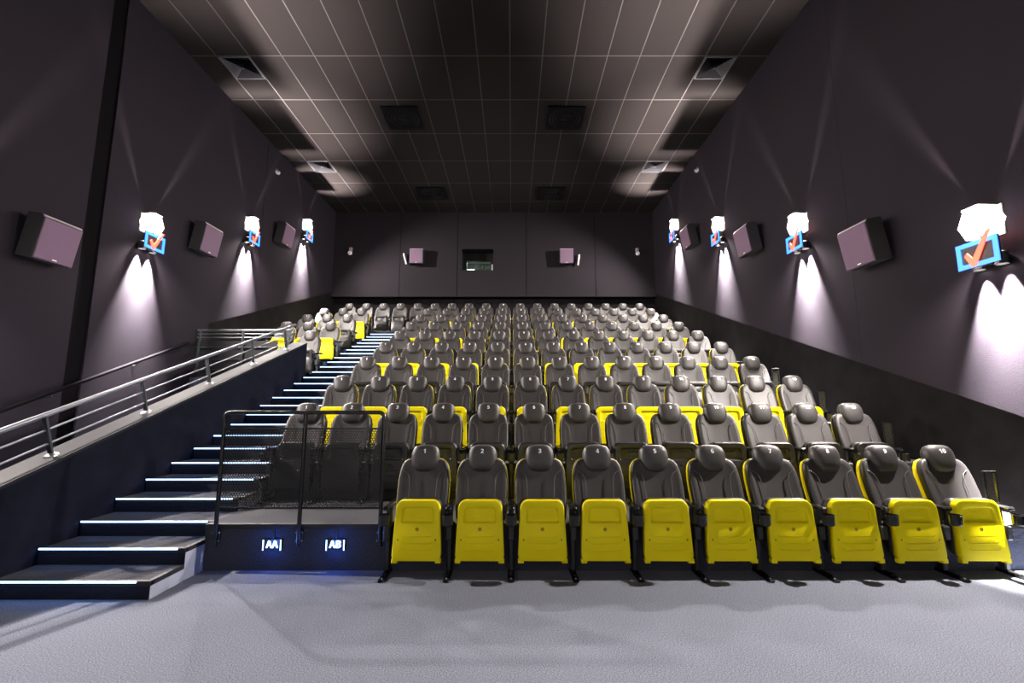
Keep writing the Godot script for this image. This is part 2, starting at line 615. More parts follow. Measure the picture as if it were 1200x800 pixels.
func make_stairs() -> void:
	var s := thing("aisle_stairs", "carpeted aisle stairs with glowing strip lights on every step", "stairs", Vector3(0, 0, 0))
	for i in 27:
		var za := 3.669 + i * STEP_D
		var h := (i + 1) * STEP_H
		var st := tool()
		var back: float = za + STEP_D if i < 26 else za + 0.02
		box(st, Vector3(STAIR_L + 0.013, 0, -back), Vector3(STAIR_R, h, -za))
		var o := part("step", st, M.tread, s)
		st = tool()
		box(st, Vector3(STAIR_L + 0.013, 0.0, -za), Vector3(STAIR_R + 0.004, h - 0.034, -za + 0.004))
		part("riser", st, M.riser, o)
		if i < 2:
			st = tool()
			box(st, Vector3(STAIR_R + 0.001, 0.0, -back), Vector3(STAIR_R + 0.005, h - 0.034, -za), 0.001)
			part("side_panel", st, M.side_panel, o)
		st = tool()
		box(st, Vector3(STAIR_L + 0.013, h - 0.034, -za - 0.03), Vector3(STAIR_R + 0.006, h + 0.004, -za + 0.008), 0.003)
		box(st, Vector3(STAIR_R - 0.03, h - 0.034, -back), Vector3(STAIR_R + 0.006, h + 0.004, -za), 0.003)
		part("nosing", st, M.edge, o)
		st = tool()
		var right := STAIR_R - (0.06 if i > 0 else 0.10)
		box(st, Vector3(STAIR_L + 0.015, h - 0.009, -za + 0.006), Vector3(right, h + 0.005, -za + 0.016), 0.002)
		part("led_strip", st, M.led, o)
		var l := AreaLight3D.new()
		l.name = "led_light"
		l.area_size = Vector2(right - STAIR_L, 0.012)
		l.light_color = Color(0.45, 0.66, 1.0)
		l.light_energy = LED_ENERGY
		l.area_range = 8.0
		l.area_attenuation = 2.0
		l.shadow_enabled = true
		l.position = Vector3((right + STAIR_L) / 2, h - 0.006, -za + 0.022)
		l.rotation.x = PI + 0.9
		o.add_child(l, true)

func knee_y(z: float) -> float:
	return 0.842 + 0.3585 * (z - 3.66)

func make_knee_wall() -> void:
	var st := tool()
	# local x -> depth, z -> towards the left
	var xf := Transform3D(Basis(Vector3(0, 0, -1), Vector3.UP, Vector3(-1, 0, 0)), Vector3(STAIR_L, 0, 0))
	prism(st, PackedVector2Array([Vector2(1.5, 0), Vector2(8.77, 0), Vector2(8.77, knee_y(8.77) - 0.03), Vector2(1.5, knee_y(1.5) - 0.03)]), 0.26, xf)
	var o := struct("wall_stair_side", st, M.knee)
	st = tool()
	prism(st, PackedVector2Array([Vector2(1.48, knee_y(1.48) - 0.03), Vector2(8.785, knee_y(8.785) - 0.03), Vector2(8.785, knee_y(8.785)), Vector2(1.48, knee_y(1.48))]), 0.285, xf)
	part("cap", st, M.cap, o)
	# sloping handrail on top
	var r := thing("handrail", "grey metal handrail with three rails sloping up the stair-side wall", "handrail", Vector3(-4.2, 0, 0))
	var lean := Vector2(-0.095, 0.32)
	var zs := [3.16, 4.165, 5.18, 6.21, 7.23, 8.24]
	for z in zs:
		var b := Vector3(0, knee_y(z), -z)
		var t := b + Vector3(0, lean.y, -lean.x)
		var d := (t - b).normalized()
		st = tool()
		var ax := Basis(Vector3.RIGHT, d, Vector3.RIGHT.cross(d))
		box(st, Vector3(-0.022, 0, -0.012), Vector3(0.022, 0.36, 0.012), 0.004, Transform3D(ax, b))
		var p := part("post", st, M.rail_post, r)
		st = tool()
		lathe(st, [[0.0, 0.028], [0.025, 0.026], [0.05, 0.012], [0.055, 0.0]], Transform3D(Basis(Vector3.RIGHT, atan(0.3585)), b), 14)
		part("base_cover", st, M.steel, p)
	for e in [[1.0, 0.022], [0.62, 0.009], [0.27, 0.009]]:
		st = tool()
		var pts := PackedVector3Array()
		for z in [1.55, 8.62]:
			pts.append(Vector3(0, knee_y(z) + lean.y * 1.1 * e[0] + 0.02, -z - lean.x * e[0]))
		tube(st, pts, e[1], 10)
		part("rail", st, M.rail, r)
	# rail on the left wall of the passage
	var w := thing("wall_rail", "dark handrail fixed along the left wall beyond the knee wall", "handrail", Vector3(XL, 0, 0))
	st = tool()
	tube(st, PackedVector3Array([Vector3(0.12, 0.40, -3.0), Vector3(0.12, 2.62, -8.4)]), 0.025, 10)
	part("rail", st, M.joint, w)
	for z in [3.4, 4.7, 6.0, 7.3, 8.2]:
		st = tool()
		var y: float = 0.40 + (z - 3.0) * 2.22 / 5.4
		tube(st, PackedVector3Array([Vector3(0.05, y - 0.07, -z), Vector3(0.12, y - 0.06, -z), Vector3(0.12, y - 0.02, -z)]), 0.009, 6)
		part("bracket", st, M.black, w)
	# level guard rail across the front of the left tiers
	var g := thing("passage_guard_rail", "level metal guard rail across the front of the left seat block", "guard rail", Vector3(0, 5 * RISE, -8.70))
	for e in [[0.93, 0.022, M.rail], [0.86, 0.010, M.rail], [0.79, 0.010, M.rail], [0.59, 0.014, M.rail_post], [0.36, 0.010, M.rail_post], [0.15, 0.010, M.rail_post]]:
		st = tool()
		tube(st, PackedVector3Array([Vector3(XL + 0.06, e[0], 0), Vector3(STAIR_L - 0.28, e[0], 0)]), e[1], 8)
		part("rail", st, e[2], g)
	st = tool()
	box(st, Vector3(XL + 0.06, 0.02, -0.03), Vector3(-4.62, 0.72, -0.022))
	part("infill_panel", st, M.black, g)
	for x in [XL + 0.12, -5.3, STAIR_L - 0.34]:
		st = tool()
		box(st, Vector3(x - 0.02, 0, -0.02), Vector3(x + 0.02, 0.92, 0.02), 0.004)
		part("post", st, M.rail_post, g)

func make_guard() -> void:
	var g := thing("guard_panel", "black tubular guard rail with perforated mesh before the second row", "guard rail", Vector3(0, 0, -4.23))
	var st := tool()
	var a := -2.685
	var b := -1.195
	var pts := PackedVector3Array([Vector3(a, 0.22, 0), Vector3(a, 1.36, 0)])
	for i in range(1, 5):
		var t := PI / 2 * i / 4
		pts.append(Vector3(a + 0.05 - 0.05 * cos(t), 1.36 + 0.05 * sin(t), 0))
	for i in 5:
		var t := PI / 2 * i / 4
		pts.append(Vector3(b - 0.05 + 0.05 * sin(t), 1.36 + 0.05 * cos(t), 0))
	pts.append(Vector3(b, 0.22, 0))
	tube(st, pts, 0.019, 10)
	part("frame", st, M.black_gloss, g)
	st = tool()
	var mid := -1.93
	tube(st, PackedVector3Array([Vector3(mid, 0.22, 0), Vector3(mid, 1.40, 0)]), 0.019, 10)
	part("post", st, M.black_gloss, g)
	for y in [1.262, 0.55]:
		st = tool()
		box(st, Vector3(a, y - 0.008, -0.008), Vector3(b, y + 0.008, 0.008), 0.002)
		part("cross_bar", st, M.black_gloss, g)
	for x in [a, mid, b]:
		st = tool()
		box(st, Vector3(x - 0.032, 0.25, -0.04), Vector3(x + 0.032, 0.345, -0.012), 0.003)
		var p := part("bracket", st, M.black, g)
		for dx in [-0.026, 0.026]:
			for y in [0.262, 0.333]:
				st = tool()
				lathe(st, [[0.0, 0.008], [0.005, 0.006], [0.007, 0.0]], Transform3D(Basis(Vector3.RIGHT, PI / 2), Vector3(x + dx, y, -0.012)), 8)
				part("bolt", st, M.steel, p)
	# perforated sheets: a plate with hexagonal holes
	for e in [[a + 0.015, mid - 0.015], [mid + 0.015, b - 0.015]]:
		st = tool()
		perforated(st, e[0], e[1], 0.556, 1.256, 0.0235)
		part("perforated_sheet", st, M.black, g)

func perforated(st: SurfaceTool, x0: float, x1: float, y0: float, y1: float, p: float) -> void:
	var nx := int((x1 - x0) / p)
	var px := (x1 - x0) / nx
	var dy := px * 0.866
	var ny := int((y1 - y0) / dy)
	dy = (y1 - y0) / ny
	var r_out := px / 2 * 1.1547
	var r_in := r_out * 0.68
	st.set_smooth_group(-1)
	for j in ny:
		for i in nx:
			var c := Vector3(x0 + (i + 0.5 + (0.25 if j % 2 == 1 else -0.25)) * px, y0 + (j + 0.5) * dy, 0)
			for k in 6:
				var t0 := TAU * k / 6 + PI / 6
				var t1 := TAU * (k + 1) / 6 + PI / 6
				var d0 := Vector3(cos(t0), sin(t0), 0)
				var d1 := Vector3(cos(t1), sin(t1), 0)
				quad(st, c + d0 * r_out, c + d1 * r_out, c + d1 * r_in, c + d0 * r_in, Vector3.BACK)
				quad(st, c + d0 * r_in, c + d1 * r_in, c + d1 * r_in + Vector3(0, 0, -0.002), c + d0 * r_in + Vector3(0, 0, -0.002), -d0 - d1)

func make_row_signs() -> void:
	for e in [[-2.173, "|AA|", "left"], [-1.60, "|AB|", "right"]]:
		var s := thing("row_sign", "small glowing blue-white row sign under the guard rail, %s one" % e[2], "sign", Vector3(e[0], 0.23, -4.27), 0, "lit row signs")
		var st := tool()
		box(st, Vector3(-0.085, -0.045, 0), Vector3(0.085, 0.045, 0.02), 0.004)
		part("housing", st, M.black, s)
		st = tool()
		box(st, Vector3(-0.012, 0.045, 0), Vector3(0.012, 0.13, 0.01), 0.002)
		part("cable_duct", st, M.black, s)
		var t := node_of("lettering", text_mesh(e[1], 0.062, 0.004), M.row_sign, s)
		t.position = Vector3(0, 0, 0.024)
		var l := OmniLight3D.new()
		l.name = "sign_light"
		l.light_color = Color(0.22, 0.45, 1.0)
		l.light_energy = 0.05
		l.light_size = 0.05
		l.omni_range = 15.0
		l.omni_attenuation = 2.0
		l.shadow_enabled = true
		l.position = Vector3(0, 0, 0.07)
		s.add_child(l, true)

# ------------------------------------------------------------------ seats
var seat_proto := {}

func back_outline() -> PackedVector2Array:
	# half-widths by height, mirrored: local y runs along the tilted back
	var prof := [[0.0, 0.215], [0.03, 0.228], [0.12, 0.237], [0.25, 0.241], [0.36, 0.240], [0.44, 0.232], [0.495, 0.218], [0.53, 0.195], [0.55, 0.16], [0.56, 0.08]]
	var o := PackedVector2Array()
	for p in prof:
		o.append(Vector2(p[1], p[0]))
	for i in range(prof.size() - 1, -1, -1):
		o.append(Vector2(-prof[i][1], prof[i][0]))
	return o

func make_seat_meshes() -> Dictionary:
	var d := {}
	var tilt := Transform3D(Basis(Vector3.RIGHT, -0.34), Vector3(0, 0.44, 0.02))
	var o := back_outline()
	var c := Vector2(0, 0.28)
	var st := tool()
	rings(st, [scaled(o, 0.93, -0.035, c), scaled(o, 1.0, -0.02, c), scaled(o, 1.0, 0.01, c), scaled(o, 0.975, 0.034, c), scaled(o, 0.92, 0.044, c), scaled(o, 0.80, 0.040, c), scaled(o, 0.55, 0.028, c), scaled(o, 0.25, 0.024, c)], tilt)
	d.backrest = done(st)
	st = tool()
	rings(st, [scaled(o, 0.80, -0.085, c), scaled(o, 0.95, -0.075, c), scaled(o, 1.015, -0.045, c), scaled(o, 1.025, -0.012, c), scaled(o, 0.99, -0.010, c)], tilt)
	d.back_shell = done(st)
	for s in [-1.0, 1.0]:
		st = tool()
		var pts := PackedVector3Array()
		for q in [[0.215, 0.445, 0.036], [0.185, 0.43, 0.043], [0.150, 0.405, 0.044], [0.132, 0.36, 0.043], [0.126, 0.28, 0.042], [0.122, 0.16, 0.042], [0.118, 0.04, 0.042]]:
			pts.append(tilt * Vector3(q[0] * s, q[1], q[2] + 0.001))
		tube(st, pts, 0.0032, 5)
		d["piping%d" % int(s)] = done(st)
	# headrest: rounded pillow
	var head := Transform3D(Basis(Vector3.RIGHT, -0.22), Vector3(0, 0.966, -0.155))
	var ho := PackedVector2Array()
	for i in 28:
		var a := TAU * i / 28
		var ca := cos(a)
		var sa := sin(a)
		var x: float = 0.137 * sign(ca) * pow(abs(ca), 0.62)
		var y: float = 0.130 * sign(sa) * pow(abs(sa), 0.66)
		if y < 0:
			x *= 1.0 - 0.14 * (y / -0.13)
		ho.append(Vector2(x, y))
	st = tool()
	rings(st, [scaled(ho, 0.55, -0.062), scaled(ho, 0.85, -0.050), scaled(ho, 0.98, -0.018), scaled(ho, 1.0, 0.012), scaled(ho, 0.96, 0.040), scaled(ho, 0.85, 0.060), scaled(ho, 0.65, 0.072), scaled(ho, 0.35, 0.078)], head)
	d.headrest = done(st)
	d.head = head
	# folded seat pan: shell with a carved hand recess, facing the front
	var pan := Transform3D(Basis(Vector3.RIGHT, -0.06), Vector3(0, 0.14, 0.19))
	var po := rounded(0.392, 0.432, 0.0, 0.50, 0.055, 0.012)
	for i in po.size():
		if po[i].y > 0.4:
			po[i].y += 0.036 * (1.0 - pow(po[i].x / 0.2, 2.0)) - 0.012
	var pc := Vector2(0, 0.385)
	var n := 72
	var outer := cast(po, pc, n)
	var win := cast(rounded(0.275, 0.285, 0.315, 0.445, 0.035, 0.012), pc, n)
	var lst := []
	for q in [[0.94, -0.060], [1.0, -0.052], [1.005, -0.020], [1.0, -0.008], [0.985, 0.0], [0.955, 0.002]]:
		lst.append(scaled(outer, q[0], q[1], Vector2(0, 0.25)))
	lst.append(scaled(win, 1.06, 0.002, pc))
	lst.append(scaled(win, 1.0, 0.0, pc))
	lst.append(scaled(win, 0.985, -0.020, pc))
	lst.append(scaled(win, 0.92, -0.027, pc))
	lst.append(scaled(win, 0.50, -0.018, pc))
	st = tool()
	rings(st, lst, pan)
	# lower corner feet of the shell
	for s in [-1.0, 1.0]:
		box(st, Vector3(s * 0.19 - 0.026, -0.018, -0.05), Vector3(s * 0.19 + 0.026, 0.02, 0.0), 0.005, pan)
	d.seat_pan = done(st)
	st = tool()
	lathe(st, [[0.0, 0.004], [0.010, 0.004], [0.014, 0.002], [0.016, 0.0]], pan * Transform3D(Basis(Vector3.RIGHT, PI / 2), Vector3(0, 0.262, 0.002)), 14)
	d.button = done(st)
	for s in [-1, 1]:
		st = tool()
		lathe(st, [[0.0, 0.003], [0.005, 0.002], [0.0065, 0.0]], pan * Transform3D(Basis(Vector3.RIGHT, PI / 2), Vector3(0.165 * s, 0.175, 0.002)), 8)
		d["screw%d" % s] = done(st)
	for i in 3:
		st = tool()
		var y := 0.20 - i * 0.055
		tube(st, PackedVector3Array([pan * Vector3(-0.135, y + 0.014, 0.002), pan * Vector3(-0.12, y, 0.002), pan * Vector3(0.12, y, 0.002), pan * Vector3(0.135, y + 0.014, 0.002)]), 0.0042, 6)
		d["rib%d" % i] = done(st)
	var co := rounded(0.40, 0.42, 0.03, 0.512, 0.07, 0.03)
	st = tool()
	rings(st, [scaled(co, 0.80, -0.15, Vector2(0, 0.26)), scaled(co, 0.95, -0.135, Vector2(0, 0.26)), scaled(co, 1.0, -0.10, Vector2(0, 0.26)), scaled(co, 1.01, -0.055, Vector2(0, 0.26))], pan)
	d.cushion = done(st)
	# arm standard, built about x = 0
	st = tool()
	box(st, Vector3(-0.022, 0.03, 0.02), Vector3(0.022, 0.56, 0.095), 0.008)
	box(st, Vector3(-0.03, 0.30, -0.04), Vector3(0.03, 0.42, 0.15), 0.01)
	d.leg = done(st)
	st = tool()
	box(st, Vector3(-0.028, 0, -0.06), Vector3(0.028, 0.02, 0.285), 0.008)
	box(st, Vector3(-0.022, 0.015, -0.03), Vector3(0.022, 0.035, 0.20), 0.008)
	d.foot = done(st)
	st = tool()
	lathe(st, [[0.0, 0.010], [0.006, 0.008], [0.008, 0.0]], Transform3D(Basis.IDENTITY, Vector3(0, 0.02, 0.25)), 8)
	d.foot_bolt = done(st)
	st = tool()
	box(st, Vector3(-0.030, 0.560, -0.14), Vector3(0.030, 0.592, 0.20), 0.012)
	d.armrest = done(st)
	st = tool()
	lathe(st, [[0.0, 0.455], [0.040, 0.45], [0.046, 0.46], [0.048, 0.535], [0.050, 0.540], [0.044, 0.540], [0.041, 0.47], [0.0, 0.465]], Transform3D(Basis.IDENTITY, Vector3(0, 0, 0.235)), 16)
	d.cup_holder = done(st)
	# upright folded tray beside the end seats
	st = tool()
	for q in [[Vector3(-0.06, 0.59, 0), Vector3(-0.045, 0.86, 0.02)], [Vector3(0.045, 0.59, 0), Vector3(0.06, 0.86, 0.02)], [Vector3(-0.06, 0.86, 0), Vector3(0.06, 0.875, 0.02)]]:
		box(st, q[0], q[1], 0.003)
	d.tray_frame = done(st)
	st = tool()
	box(st, Vector3(-0.045, 0.60, 0.006), Vector3(0.045, 0.86, 0.012))
	d.tray_panel = done(st)
	return d

func make_seat(d: Dictionary, yellow: bool) -> Node3D:
	var t := Node3D.new()
	t.name = "theatre_chair"
	var shell: Material = M.yellow if yellow else M.black_shell
	var b := node_of("backrest", d.backrest, M.leather, t)
	node_of("piping", d["piping-1"], M.piping, b)
	node_of("piping", d["piping1"], M.piping, b)
	node_of("back_shell", d.back_shell, shell, t)
	node_of("headrest", d.headrest, M.leather, t)
	var p := node_of("seat_pan", d.seat_pan, shell, t)
	node_of("button", d.button, M.button if yellow else M.black, p)
	for s in ["-1", "1"]:
		node_of("screw", d["screw" + s], M.black, p)
	for i in 3:
		node_of("rib", d["rib%d" % i], shell, p)
	node_of("cushion", d.cushion, M.leather, t)
	var l := node_of("leg", d.leg, M.black, t)
	l.position.x = -PITCH / 2
	node_of("foot", d.foot, M.black_gloss, l)
	node_of("foot_bolt", d.foot_bolt, M.steel, l)
	var a := node_of("armrest", d.armrest, M.black_gloss, t)
	a.position.x = -PITCH / 2
	node_of("cup_holder", d.cup_holder, M.black_gloss, a)
	return t

func place_seat(d: Dictionary, k: int, x: float, number: int, label: String, last: bool, tray: bool, group: String) -> void:
	var yellow := k % 2 == 0
	var t: Node3D = seat_proto[yellow].duplicate()
	t.name = numbered("theatre_chair")
	add_child(t)
	t.position = Vector3(x, k * RISE + (0.006 if k > 0 else 0.0), -(4.27 + k * ROW))
	tag(t, label, "cinema seat", group)
	var num := node_of("seat_number", text_mesh(str(number), 0.040, 0.003), M.white_print, t.get_node("headrest"))
	num.transform = d.head * Transform3D(Basis(Vector3.RIGHT, -0.18), Vector3(0, 0.062, 0.0745))
	if last:
		var l := node_of("leg", d.leg, M.black, t)
		l.position.x = PITCH / 2
		node_of("foot", d.foot, M.black_gloss, l)
		node_of("foot_bolt", d.foot_bolt, M.steel, l)
		var a := node_of("armrest", d.armrest, M.black_gloss, t)
		a.position.x = PITCH / 2
		node_of("cup_holder", d.cup_holder, M.black_gloss, a)
		if tray:
			var f := node_of("folded_tray", d.tray_frame, M.black_gloss, a)
			f.position.x = 0.03
			node_of("tray_panel", d.tray_panel, M.clear, a).position.x = 0.03

func make_seats() -> void:
	var d := make_seat_meshes()
	seat_proto = {true: make_seat(d, true), false: make_seat(d, false)}
	var place := ["", "first", "second", "third", "fourth", "fifth", "sixth", "seventh", "eighth", "ninth", "tenth", "eleventh", "twelfth", "thirteenth", "fourteenth", "fifteenth", "sixteenth", "seventeenth", "eighteenth"]
	var ord := ["front", "second", "third", "fourth", "fifth", "sixth", "seventh", "eighth", "ninth", "back"]
	for k in 10:
		var first := 3 if k == 0 else (-5 if k == 9 else 0)
		var colour := "yellow" if k % 2 == 0 else "black"
		for c in range(first, 13):
			var number := c - first + 1
			var label: String
			if k == 0:
				label = "grey cinema seat with folded yellow pan, %s from the left in the front row" % place[number]
			elif k == 9:
				label = "grey cinema seat under the back wall, %s from the left in the back row" % place[number]
			else:
				label = "grey cinema seat with %s pan, %s from the stairs in the %s row" % [colour, place[number], ord[k]]
			place_seat(d, k, -2.483 + c * PITCH, number, label, c == 12, c == 12 and k < 4, "cinema seats in the %s row" % ord[k])
	for k in range(5, 9):
		var xs := [-4.47] if k == 5 else [-5.57, -5.02, -4.47]
		for i in xs.size():
			var which: String = "only seat" if xs.size() == 1 else (["seat nearest the left wall", "middle seat", "seat nearest the stairs"][i])
			place_seat(d, k, xs[i], i + 1, "grey cinema seat left of the stairs, %s of the %s row" % [which, ord[k]], i == xs.size() - 1, false, "cinema seats left of the stairs")
	for p in seat_proto.values():
		p.free()

# ------------------------------------------------------------------ wall lamps and speakers
var lamp_mesh := {}
func make_lamp_meshes() -> void:
	var st := tool()
	box(st, Vector3(-0.14, -0.12, 0.0), Vector3(0.14, 0.20, 0.015), 0.003)
	lamp_mesh.plate = done(st)
	st = tool()
	box(st, Vector3(-0.085, 0.20, 0.0), Vector3(0.085, 0.215, 0.195), 0.003)
	lamp_mesh.lid = done(st)
	st = tool()
	lathe(st, [[0.0, -0.045], [0.024, -0.036], [0.034, -0.012], [0.034, 0.012], [0.024, 0.036], [0.0, 0.045]], Transform3D(Basis.IDENTITY, Vector3(0, 0.0, 0.11)), 16)
	lamp_mesh.bulb = done(st)
	st = tool()
	lathe(st, [[0.0, -0.045], [0.02, -0.045], [0.02, -0.10], [0.0, -0.10]], Transform3D(Basis.IDENTITY, Vector3(0, 0.0, 0.11)), 12)
	lamp_mesh.socket = done(st)
	st = tool()
	prism(st, PackedVector2Array([Vector2(-0.10, -0.11), Vector2(0.10, -0.11), Vector2(0.17, 0.04), Vector2(0.10, 0.185), Vector2(-0.10, 0.185), Vector2(-0.17, 0.04)]), 0.15, Transform3D(Basis.IDENTITY, Vector3(0, 0, 0.018)))
	lamp_mesh.shade = done(st)
	st = tool()
	box(st, Vector3(-0.205, -0.415, 0.155), Vector3(0.205, -0.145, 0.175), 0.003)
	box(st, Vector3(-0.03, -0.40, 0.0), Vector3(0.03, -0.10, 0.155), 0.004)
	lamp_mesh.panel = done(st)
	st = tool()
	for q in [[-0.205, -0.415, 0.205, -0.370], [-0.205, -0.190, 0.205, -0.145], [-0.205, -0.370, -0.158, -0.190], [0.158, -0.370, 0.205, -0.190]]:
		box(st, Vector3(q[0], q[1], 0.175), Vector3(q[2], q[3], 0.183))
	lamp_mesh.frame = done(st)
	st = tool()
	prism(st, PackedVector2Array([Vector2(-0.115, -0.285), Vector2(-0.085, -0.255), Vector2(-0.035, -0.325), Vector2(0.115, -0.085), Vector2(0.165, -0.075), Vector2(-0.015, -0.410), Vector2(-0.055, -0.410)]), 0.010, Transform3D(Basis.IDENTITY, Vector3(0, 0, 0.185)))
	lamp_mesh.check = done(st)
	st = tool()
	lathe(st, [[0.0, -0.30], [0.05, -0.30], [0.055, -0.31], [0.055, -0.43], [0.047, -0.43], [0.045, -0.40], [0.0, -0.395]], Transform3D.IDENTITY, 16)
	lamp_mesh.can = done(st)
	st = tool()
	lathe(st, [[0.0, -0.404], [0.043, -0.404], [0.043, -0.399], [0.0, -0.399]], Transform3D.IDENTITY, 16)
	lamp_mesh.lens = done(st)

func wall_lamp(side: int, z: float, y: float, label: String) -> void:
	var x: float = (XL + 0.05) if side < 0 else (XR - 0.05)
	var t := thing("wall_lamp", label, "wall lamp", Vector3(x, y, -z), PI / 2 if side < 0 else -PI / 2, "wall lamps with check mark signs")
	node_of("back_plate", lamp_mesh.plate, M.lamp_white, t)
	node_of("lid", lamp_mesh.lid, M.lamp_white, t)
	node_of("bulb", lamp_mesh.bulb, M.bulb, t)
	node_of("glass_shade", lamp_mesh.shade, M.lamp_glass, t)
	node_of("socket", lamp_mesh.socket, M.lamp_body, t)
	var p := node_of("sign_panel", lamp_mesh.panel, M.lamp_body, t)
	node_of("blue_sign_frame", lamp_mesh.frame, M.sign_blue, p)
	node_of("red_sign_check", lamp_mesh.check, M.sign_red, p)
	var l := SpotLight3D.new()
	l.name = "bulb_light"
	l.light_color = Color(1.0, 0.955, 0.92)
	l.light_energy = BULB_ENERGY
	l.light_size = 0.03
	l.spot_range = 40.0
	l.spot_attenuation = 2.0
	l.spot_angle = 74.0
	l.spot_angle_attenuation = 0.6
	l.shadow_enabled = true
	l.position = Vector3(0, 0, 0.16)
	l.rotation = Vector3(-0.75, PI, 0)
	t.add_child(l, true)
	var u := SpotLight3D.new()
	u.name = "up_light"
	u.light_color = Color(1.0, 0.94, 0.90)
	u.light_energy = UP_ENERGY * pow((CEIL - y) / 2.5, 0.7)
	u.light_size = 0.01
	u.spot_range = 30.0
	u.spot_attenuation = 2.0
	u.spot_angle = 37.0
	u.spot_angle_attenuation = 0.8
	u.shadow_enabled = true
	u.position = Vector3(0, 0.0, 0.12)
	u.rotation = Vector3(PI / 2 - 0.29, PI, 0)
	t.add_child(u, true)
	for dx in [-0.11, 0.11]:
		var c := node_of("spot_can", lamp_mesh.can, M.lamp_body, t)
		c.position = Vector3(dx, 0, 0.062)
		node_of("spot_lens", lamp_mesh.lens, M.spot_lens, c)
		var s := SpotLight3D.new()
		s.name = "spot_light"
		s.light_color = Color(1.0, 0.97, 0.95)
		s.light_energy = SPOT_ENERGY
		s.light_size = 0.02
		s.spot_range = 30.0
		s.spot_attenuation = 2.0
		s.spot_angle = 22.0
		s.spot_angle_attenuation = 1.6
		s.shadow_enabled = true
		s.position = Vector3(dx, -0.41, 0.062)
		s.rotation = Vector3(-PI / 2 + 0.02, 0, 0)
		t.add_child(s, true)

var speaker_mesh := {}
func make_speaker_meshes() -> void:
	var st := tool()
	prism(st, PackedVector2Array([Vector2(-0.08, -0.29), Vector2(0.14, -0.29), Vector2(0.14, 0.25), Vector2(0.10, 0.29), Vector2(-0.08, 0.29)]), 0.52, Transform3D(Basis(Vector3.BACK, Vector3.UP, Vector3.RIGHT), Vector3(-0.26, 0, 0)))
	speaker_mesh.cabinet = done(st)
	st = tool()
	box(st, Vector3(-0.252, -0.282, 0.14), Vector3(0.252, 0.245, 0.158), 0.008)
	speaker_mesh.grille = done(st)
	st = tool()
	box(st, Vector3(-0.03, -0.262, 0.158), Vector3(0.03, -0.247, 0.162), 0.001)
	speaker_mesh.badge = done(st)
	st = tool()
	box(st, Vector3(-0.255, -0.014, -0.026), Vector3(0.255, 0.014, 0.006), 0.003, Transform3D(Basis(Vector3.RIGHT, -PI / 4), Vector3(0, 0.272, 0.125)))
	speaker_mesh.trim = done(st)
	st = tool()
	box(st, Vector3(-0.04, -0.10, -0.16), Vector3(0.04, 0.10, -0.08), 0.004)
	speaker_mesh.mount = done(st)

func speaker(at: Vector3, turn: float, tilt: float, s: float, label: String, group: String) -> void:
	var t := thing("loudspeaker", label, "loudspeaker", at, turn, group)
	t.rotation = Vector3(tilt, turn, 0)
	t.scale = Vector3.ONE * s
	node_of("cabinet", speaker_mesh.cabinet, M.cabinet, t)
	var g := node_of("grille", speaker_mesh.grille, M.grille, t)
	node_of("badge", speaker_mesh.badge, M.white_print, g)
	node_of("top_trim", speaker_mesh.trim, M.trim_light, t)
	node_of("mount", speaker_mesh.mount, M.black, t)

